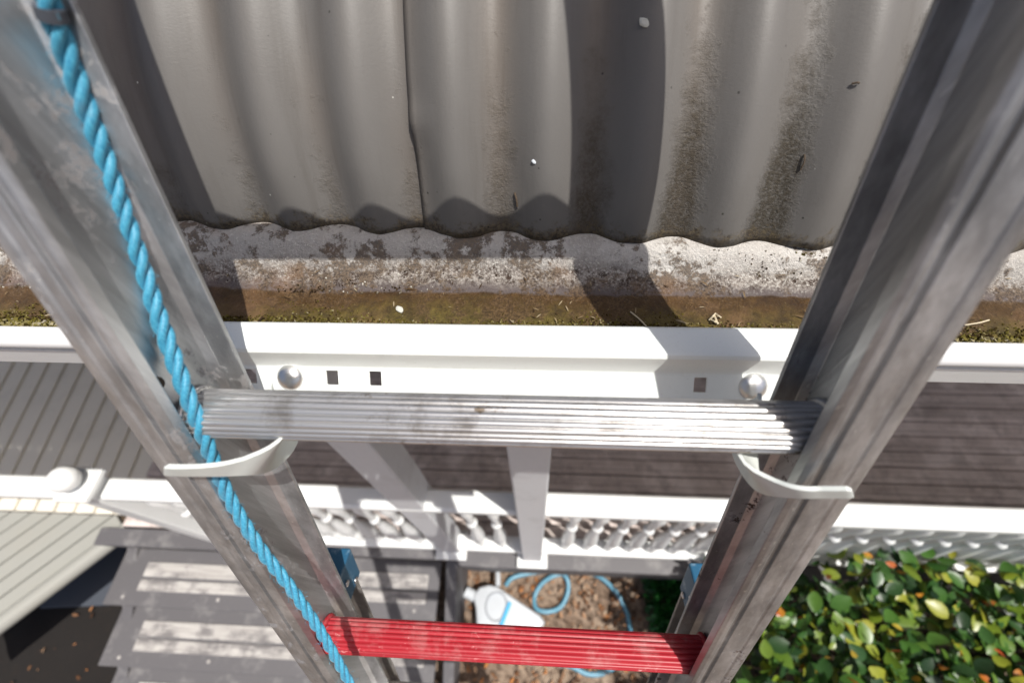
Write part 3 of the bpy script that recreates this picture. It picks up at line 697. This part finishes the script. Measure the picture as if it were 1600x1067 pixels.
for (x0, y0, x1, y1) in ((1108, 500, 1118, 490), (1118, 490, 1126, 496), (1110, 499, 1122, 505), (1116, 492, 1121, 506)):
    tube(bm, [pz(x0, y0, -.323), pz((x0 + x1) / 2, (y0 + y1) / 2, -.3195), pz(x1, y1, -.323)], .0009, 5)
tag(obj('dry_leaf', bm, STRAW), 'curled pale dry leaf scrap in the gutter under the right ladder rail', 'leaf')

# ================================================================== LADDER
LC = V(-.0245, .115, -.266); LU = Vector((0, .368, .930)).normalized(); LN = Vector((0, -LU.z, LU.y)); LX = Vector((1, 0, 0))
def lp(x, s, b): return LC + LX * x + LU * s + LN * b
SP = .324
ld = thing('extension_ladder', 'worn aluminium extension ladder leaning on the gutter, one rung painted red', 'ladder', lp(0, -3.7, -.04))
def stile(side, s0, s1, mat, b0=0, half=.2, wf=.040, name='stile'):
    T = .0035
    # outline in (outward a, normal b)
    ai, ao = (-.010, .022) if side < 0 else (-.024, .015)
    P = [(-.017, -.037), (.006, -.037), (.006, .016), (ao, .017), (ao + .001, .0215), (ao - .002, .0245), (ao - .006, .0255), (ao - .0095, .0255), (ao - .0105, .0243), (ao - .012, .0243), (ao - .013, .0257),
         (ai + .0125, .0262), (ai + .0115, .0235), (ai + .0085, .0228), (ai + .0075, .0262), (ai + .0055, .0282), (ai + .0025, .0282), (ai, .0258), (ai, .0185), (ai + .003, .0165), (0, .015), (0, -.027), (-.004, -.0315), (-.017, -.0335)]
    bm = bmesh.new(); prism(bm, [(a_, b_) for a_, b_ in P], lp(side * half, s0, b0), lp(side * half, s1, b0), LX * side, LN)
    bmesh.ops.recalc_face_normals(bm, faces=bm.faces)
    o = obj(name, bm, mat, ld); bevel(o, .0007, 2); return o
def rung(s, half, b0, mat, nfl=20):
    prof = []
    for k in range(nfl * 6):
        t = 2 * PI * k / (nfl * 6); fl = .0008 * (abs(math.sin(t * nfl / 2)) ** .6 * 2 - 1)
        c_, s_ = math.cos(t), math.sin(t)
        sq = 1 / (abs(c_) ** 2.4 + abs(s_) ** 2.4) ** (1 / 2.4)
        prof.append(((.0162 * sq + fl) * c_, (.0126 * sq + fl) * s_))
    bm = bmesh.new(); prism(bm, prof, lp(-half - .001, s, b0), lp(half + .001, s, b0), LN, LU)
    o = obj('rung', bm, mat, ld, smooth=True)
    for sd in (-1, 1):
        bm = bmesh.new(); path = [lp(sd * (half - .0035), s, b0) + LN * .0180 * math.cos(t) + LU * .0142 * math.sin(t) for t in [2 * PI * k / 28 for k in range(29)]]
        tube(bm, path, .0026, 8, False); r_ = obj('swaged_collar', bm, mat, o, smooth='all')
    return o
stile(-1, -2.6, 1.0, ALU); stile(1, -2.6, 1.0, ALU_R)
for k in (3, 2, 1, 0, -1, -2, -3, -4, -5, -6, -7):
    rung(k * SP, .2, 0, RUNG_RED if k == -1 else RUNG)
BB = -.068
BT = -.352
stile(-1, -3.72, BT, ALU_G, BB, .235); stile(1, -3.72, BT, ALU_G, BB, .232)
for k in range(9): rung(-.714 - k * SP, .23, BB, RUNG)
for sd in (-1, 1):
    bm = bmesh.new(); prism(bm, [(-.021, -.04), (.012, -.04), (.012, .02), (.004, .027), (-.021, .005)], lp(sd * .233, BT - .05, BB), lp(sd * .233, BT + .010, BB), LX * sd, LN)
    bmesh.ops.recalc_face_normals(bm, faces=bm.faces); o = obj('end_cap', bm, BLUE, ld); bevel(o, .003, 2)
    for (s_, b_) in ((-.015, .015), (-.04, -.002)):
        bm = bmesh.new(); lathe(bm, [(.0045, 0), (.004, .002), (.0005, .0032)], lp(sd * (.233 - .021), BT + s_, BB + b_ - .022), -LX * sd, 12); obj('rivet', bm, ZINC, o, smooth='all')
for (sd, s_, b_) in ((-1, .035, -.005), ):
    bm = bmesh.new(); lathe(bm, [(.0042, 0), (.004, .0015), (.003, .0028), (.0005, .003)], lp(sd * .2, s_, .012), -LX * sd, 12); obj('rivet', bm, TWIG, ld, smooth='all')

# ------------------------------------------------------------------ bracket
bk = thing('gutter_bracket', 'white steel ladder bracket hooked on the gutter with two curved arms', 'bracket', V(0, .2, -.4))
BP = [(.2045, -.3035), (.2045, -.2925), (.2022, -.2905), (.1840, -.2918), (.1815, -.2924), (.1805, -.2940), (.1808, -.300), (.1815, -.3140), (.1805, -.3165), (.178, -.3188), (.1695, -.3270), (.1635, -.333), (.146, -.3505)]
xs = [-.30, -.27]
def hx(px): 
    r = right * ((px - 800) / 711) - up * ((600 - 533.5) / 711) - back; r *= .3715; return r.x
holes = [hx(385), hx(518), hx(587), hx(1083)]
for h_ in sorted(holes): xs += [h_ - .0047, h_ + .0047]
xs += [.0, .262]; xs = sorted(xs)
vs = [V(x, y_, z_) for x in xs for (y_, z_) in BP]; nb = len(BP); fs = []
for i in range(len(xs) - 1):
    ishole = any(abs((xs[i] + xs[i + 1]) / 2 - h_) < 1e-4 for h_ in holes)
    for k in range(nb - 1):
        if ishole and k == nb - 4: continue
        a_ = i * nb + k; fs.append((a_, a_ + nb, a_ + nb + 1, a_ + 1))

o = obj('plate', (vs, fs), POWDER, bk); md = o.modifiers.new('thick', 'SOLIDIFY'); md.thickness = .0022; md.offset = -1
bevel(o, .0006, 1)
ND = Vector((0, -.0065, .0065)).normalized() ; DD = Vector((0, -.027, -.030)).normalized()
for px, py in ((450, 592), (1160, 607)):
    r = right * ((px - 800) / 711) - up * ((py - 533.5) / 711) - back
    c0 = V(r.x * .3715, .1735, -.3232)
    bm = bmesh.new(); lathe(bm, [(.0112, 0), (.0111, .0013), (.01, .0031), (.0077, .0049), (.0045, .006), (.0004, .0064)], c0 + ND * .0012, ND, 28)
    obj('carriage_bolt', bm, ZINC, bk, smooth='all')
def arm(path, widths, name):
    P_ = catmull(path, 7); bm = bmesh.new(); rings = []; n_ = len(P_)
    for i, p in enumerate(P_):
        t = (P_[min(i + 1, n_ - 1)] - P_[max(i - 1, 0)]).normalized(); f = i / (n_ - 1) * (len(widths) - 1); k = min(int(f), len(widths) - 2); wd = widths[k] + (widths[k + 1] - widths[k]) * (f - k)
        W_ = (Vector((0, 0, 1)) - t * t.z).normalized(); nn = t.cross(W_); e = .0014 if i not in (0, n_ - 1) else .0008
        if i in (n_ - 1,): wd *= .8
        rings.append([bm.verts.new(p + nn * a_ * e + W_ * (b_ * wd)) for a_, b_ in ((-1, 0), (1, 0), (1, 1), (-1, 1))])
    for a_, b_ in zip(rings, rings[1:]):
        for k in range(4): bm.faces.new((a_[k], a_[(k + 1) % 4], b_[(k + 1) % 4], b_[k]))
    bm.faces.new(rings[0][::-1]); bm.faces.new(rings[-1]); bmesh.ops.recalc_face_normals(bm, faces=bm.faces)
    o = obj(name, bm, HOOKM, bk); bevel(o, .0008, 2)
arm([pd(472, 664, .364), pd(466, 684, .35), pd(452, 710, .328), pd(420, 735, .303), pd(360, 741, .283), pd(305, 741, .27), pd(256, 740, .262)], [.012, .036, .056, .046, .018, .0125, .0125], 'curved_arm')
arm([pd(1136, 668, .36), pd(1141, 690, .347), pd(1154, 728, .318), pd(1184, 766, .288), pd(1236, 775, .266), pd(1286, 775, .256), pd(1334, 775, .248)], [.012, .036, .056, .044, .018, .0135, .0135], 'curved_arm')

# ------------------------------------------------------------------ rope
RPX = [(62, -70, .185), (75, 5, .195), (108, 95, .21), (155, 225, .23), (205, 370, .25), (246, 490, .265), (288, 605, .275), (318, 680, .288), (352, 765, .31), (402, 850, .33), (452, 915, .345), (500, 985, .362), (540, 1055, .38), (580, 1130, .40)]
cp = catmull([pd(*q) for q in RPX], 26)
L_ = [0]
for a_, b_ in zip(cp, cp[1:]): L_.append(L_[-1] + (b_ - a_).length)
RR = .0051; LAY = .037
bm = bmesh.new(); F = frames(cp)
def strand(ph, r_in, r_s, path, F, L_):
    pts = []
    for (t, u, v), p, l in zip(F, path, L_):
        a_ = ph + 2 * PI * l / LAY; pts.append(p + (u * math.cos(a_) + v * math.sin(a_)) * r_in)
    tube(bm, pts, r_s, 9)
# resample evenly
tot = L_[-1]; M_ = int(tot / .0026); path = []; k = 0
for i in range(M_ + 1):
    d_ = tot * i / M_
    while k < len(L_) - 2 and L_[k + 1] < d_: k += 1
    path.append(cp[k].lerp(cp[k + 1], (d_ - L_[k]) / max(1e-9, L_[k + 1] - L_[k])))
F = frames(path); L2 = [tot * i / M_ for i in range(M_ + 1)]
def strand(ph, r_in, r_s, path, F, L_):
    pts = []; n_ = len(path) - 1
    for i, ((t, u, v), p, l) in enumerate(zip(F, path, L_)):
        a_ = ph + 2 * PI * l / LAY + .25 * noise.noise(Vector((l * 30, 0, 0))); sc_ = 1 - .24 * max(0, i / n_ - .35) / .65
        pts.append(p + (u * math.cos(a_) + v * math.sin(a_)) * r_in * sc_)
    tube(bm, pts, lambda t: r_s * (1 - .24 * max(0, t - .35) / .65) * (1 + .05 * noise.noise(Vector((t * 60, ph, 0)))), 9)
for q in range(3): strand(2 * PI * q / 3, RR * .53, RR * .475, path, F, L2)
r4 = random.Random(9)
for k in range(420):
    i = r4.randrange(2, len(path) - 3); t, u, v = F[i]; a_ = r4.uniform(0, 6.28); nrm_ = u * math.cos(a_) + v * math.sin(a_)
    p = path[i] + nrm_ * RR * .9; d_ = (t * r4.uniform(-1, 1) + nrm_ * r4.uniform(.1, .7)).normalized(); ln = r4.uniform(.001, .0032)
    tube(bm, [p, p + d_ * ln * .6, p + d_ * ln + t * ln * .3], .00011, 3, False)
rp = obj('ladder_rope', bm, ROPE, smooth='all'); tag(rp, 'blue three-strand rope running down inside the left ladder rail', 'rope')
k0 = min(range(len(path)), key=lambda i: (path[i] - pd(75, 8, .195)).length)
bm = bmesh.new(); tube(bm, path[k0:k0 + 2] + [path[k0 + 2]], RR * 1.12, 14); obj('whipping', bm, DARKP, rp, smooth=True)
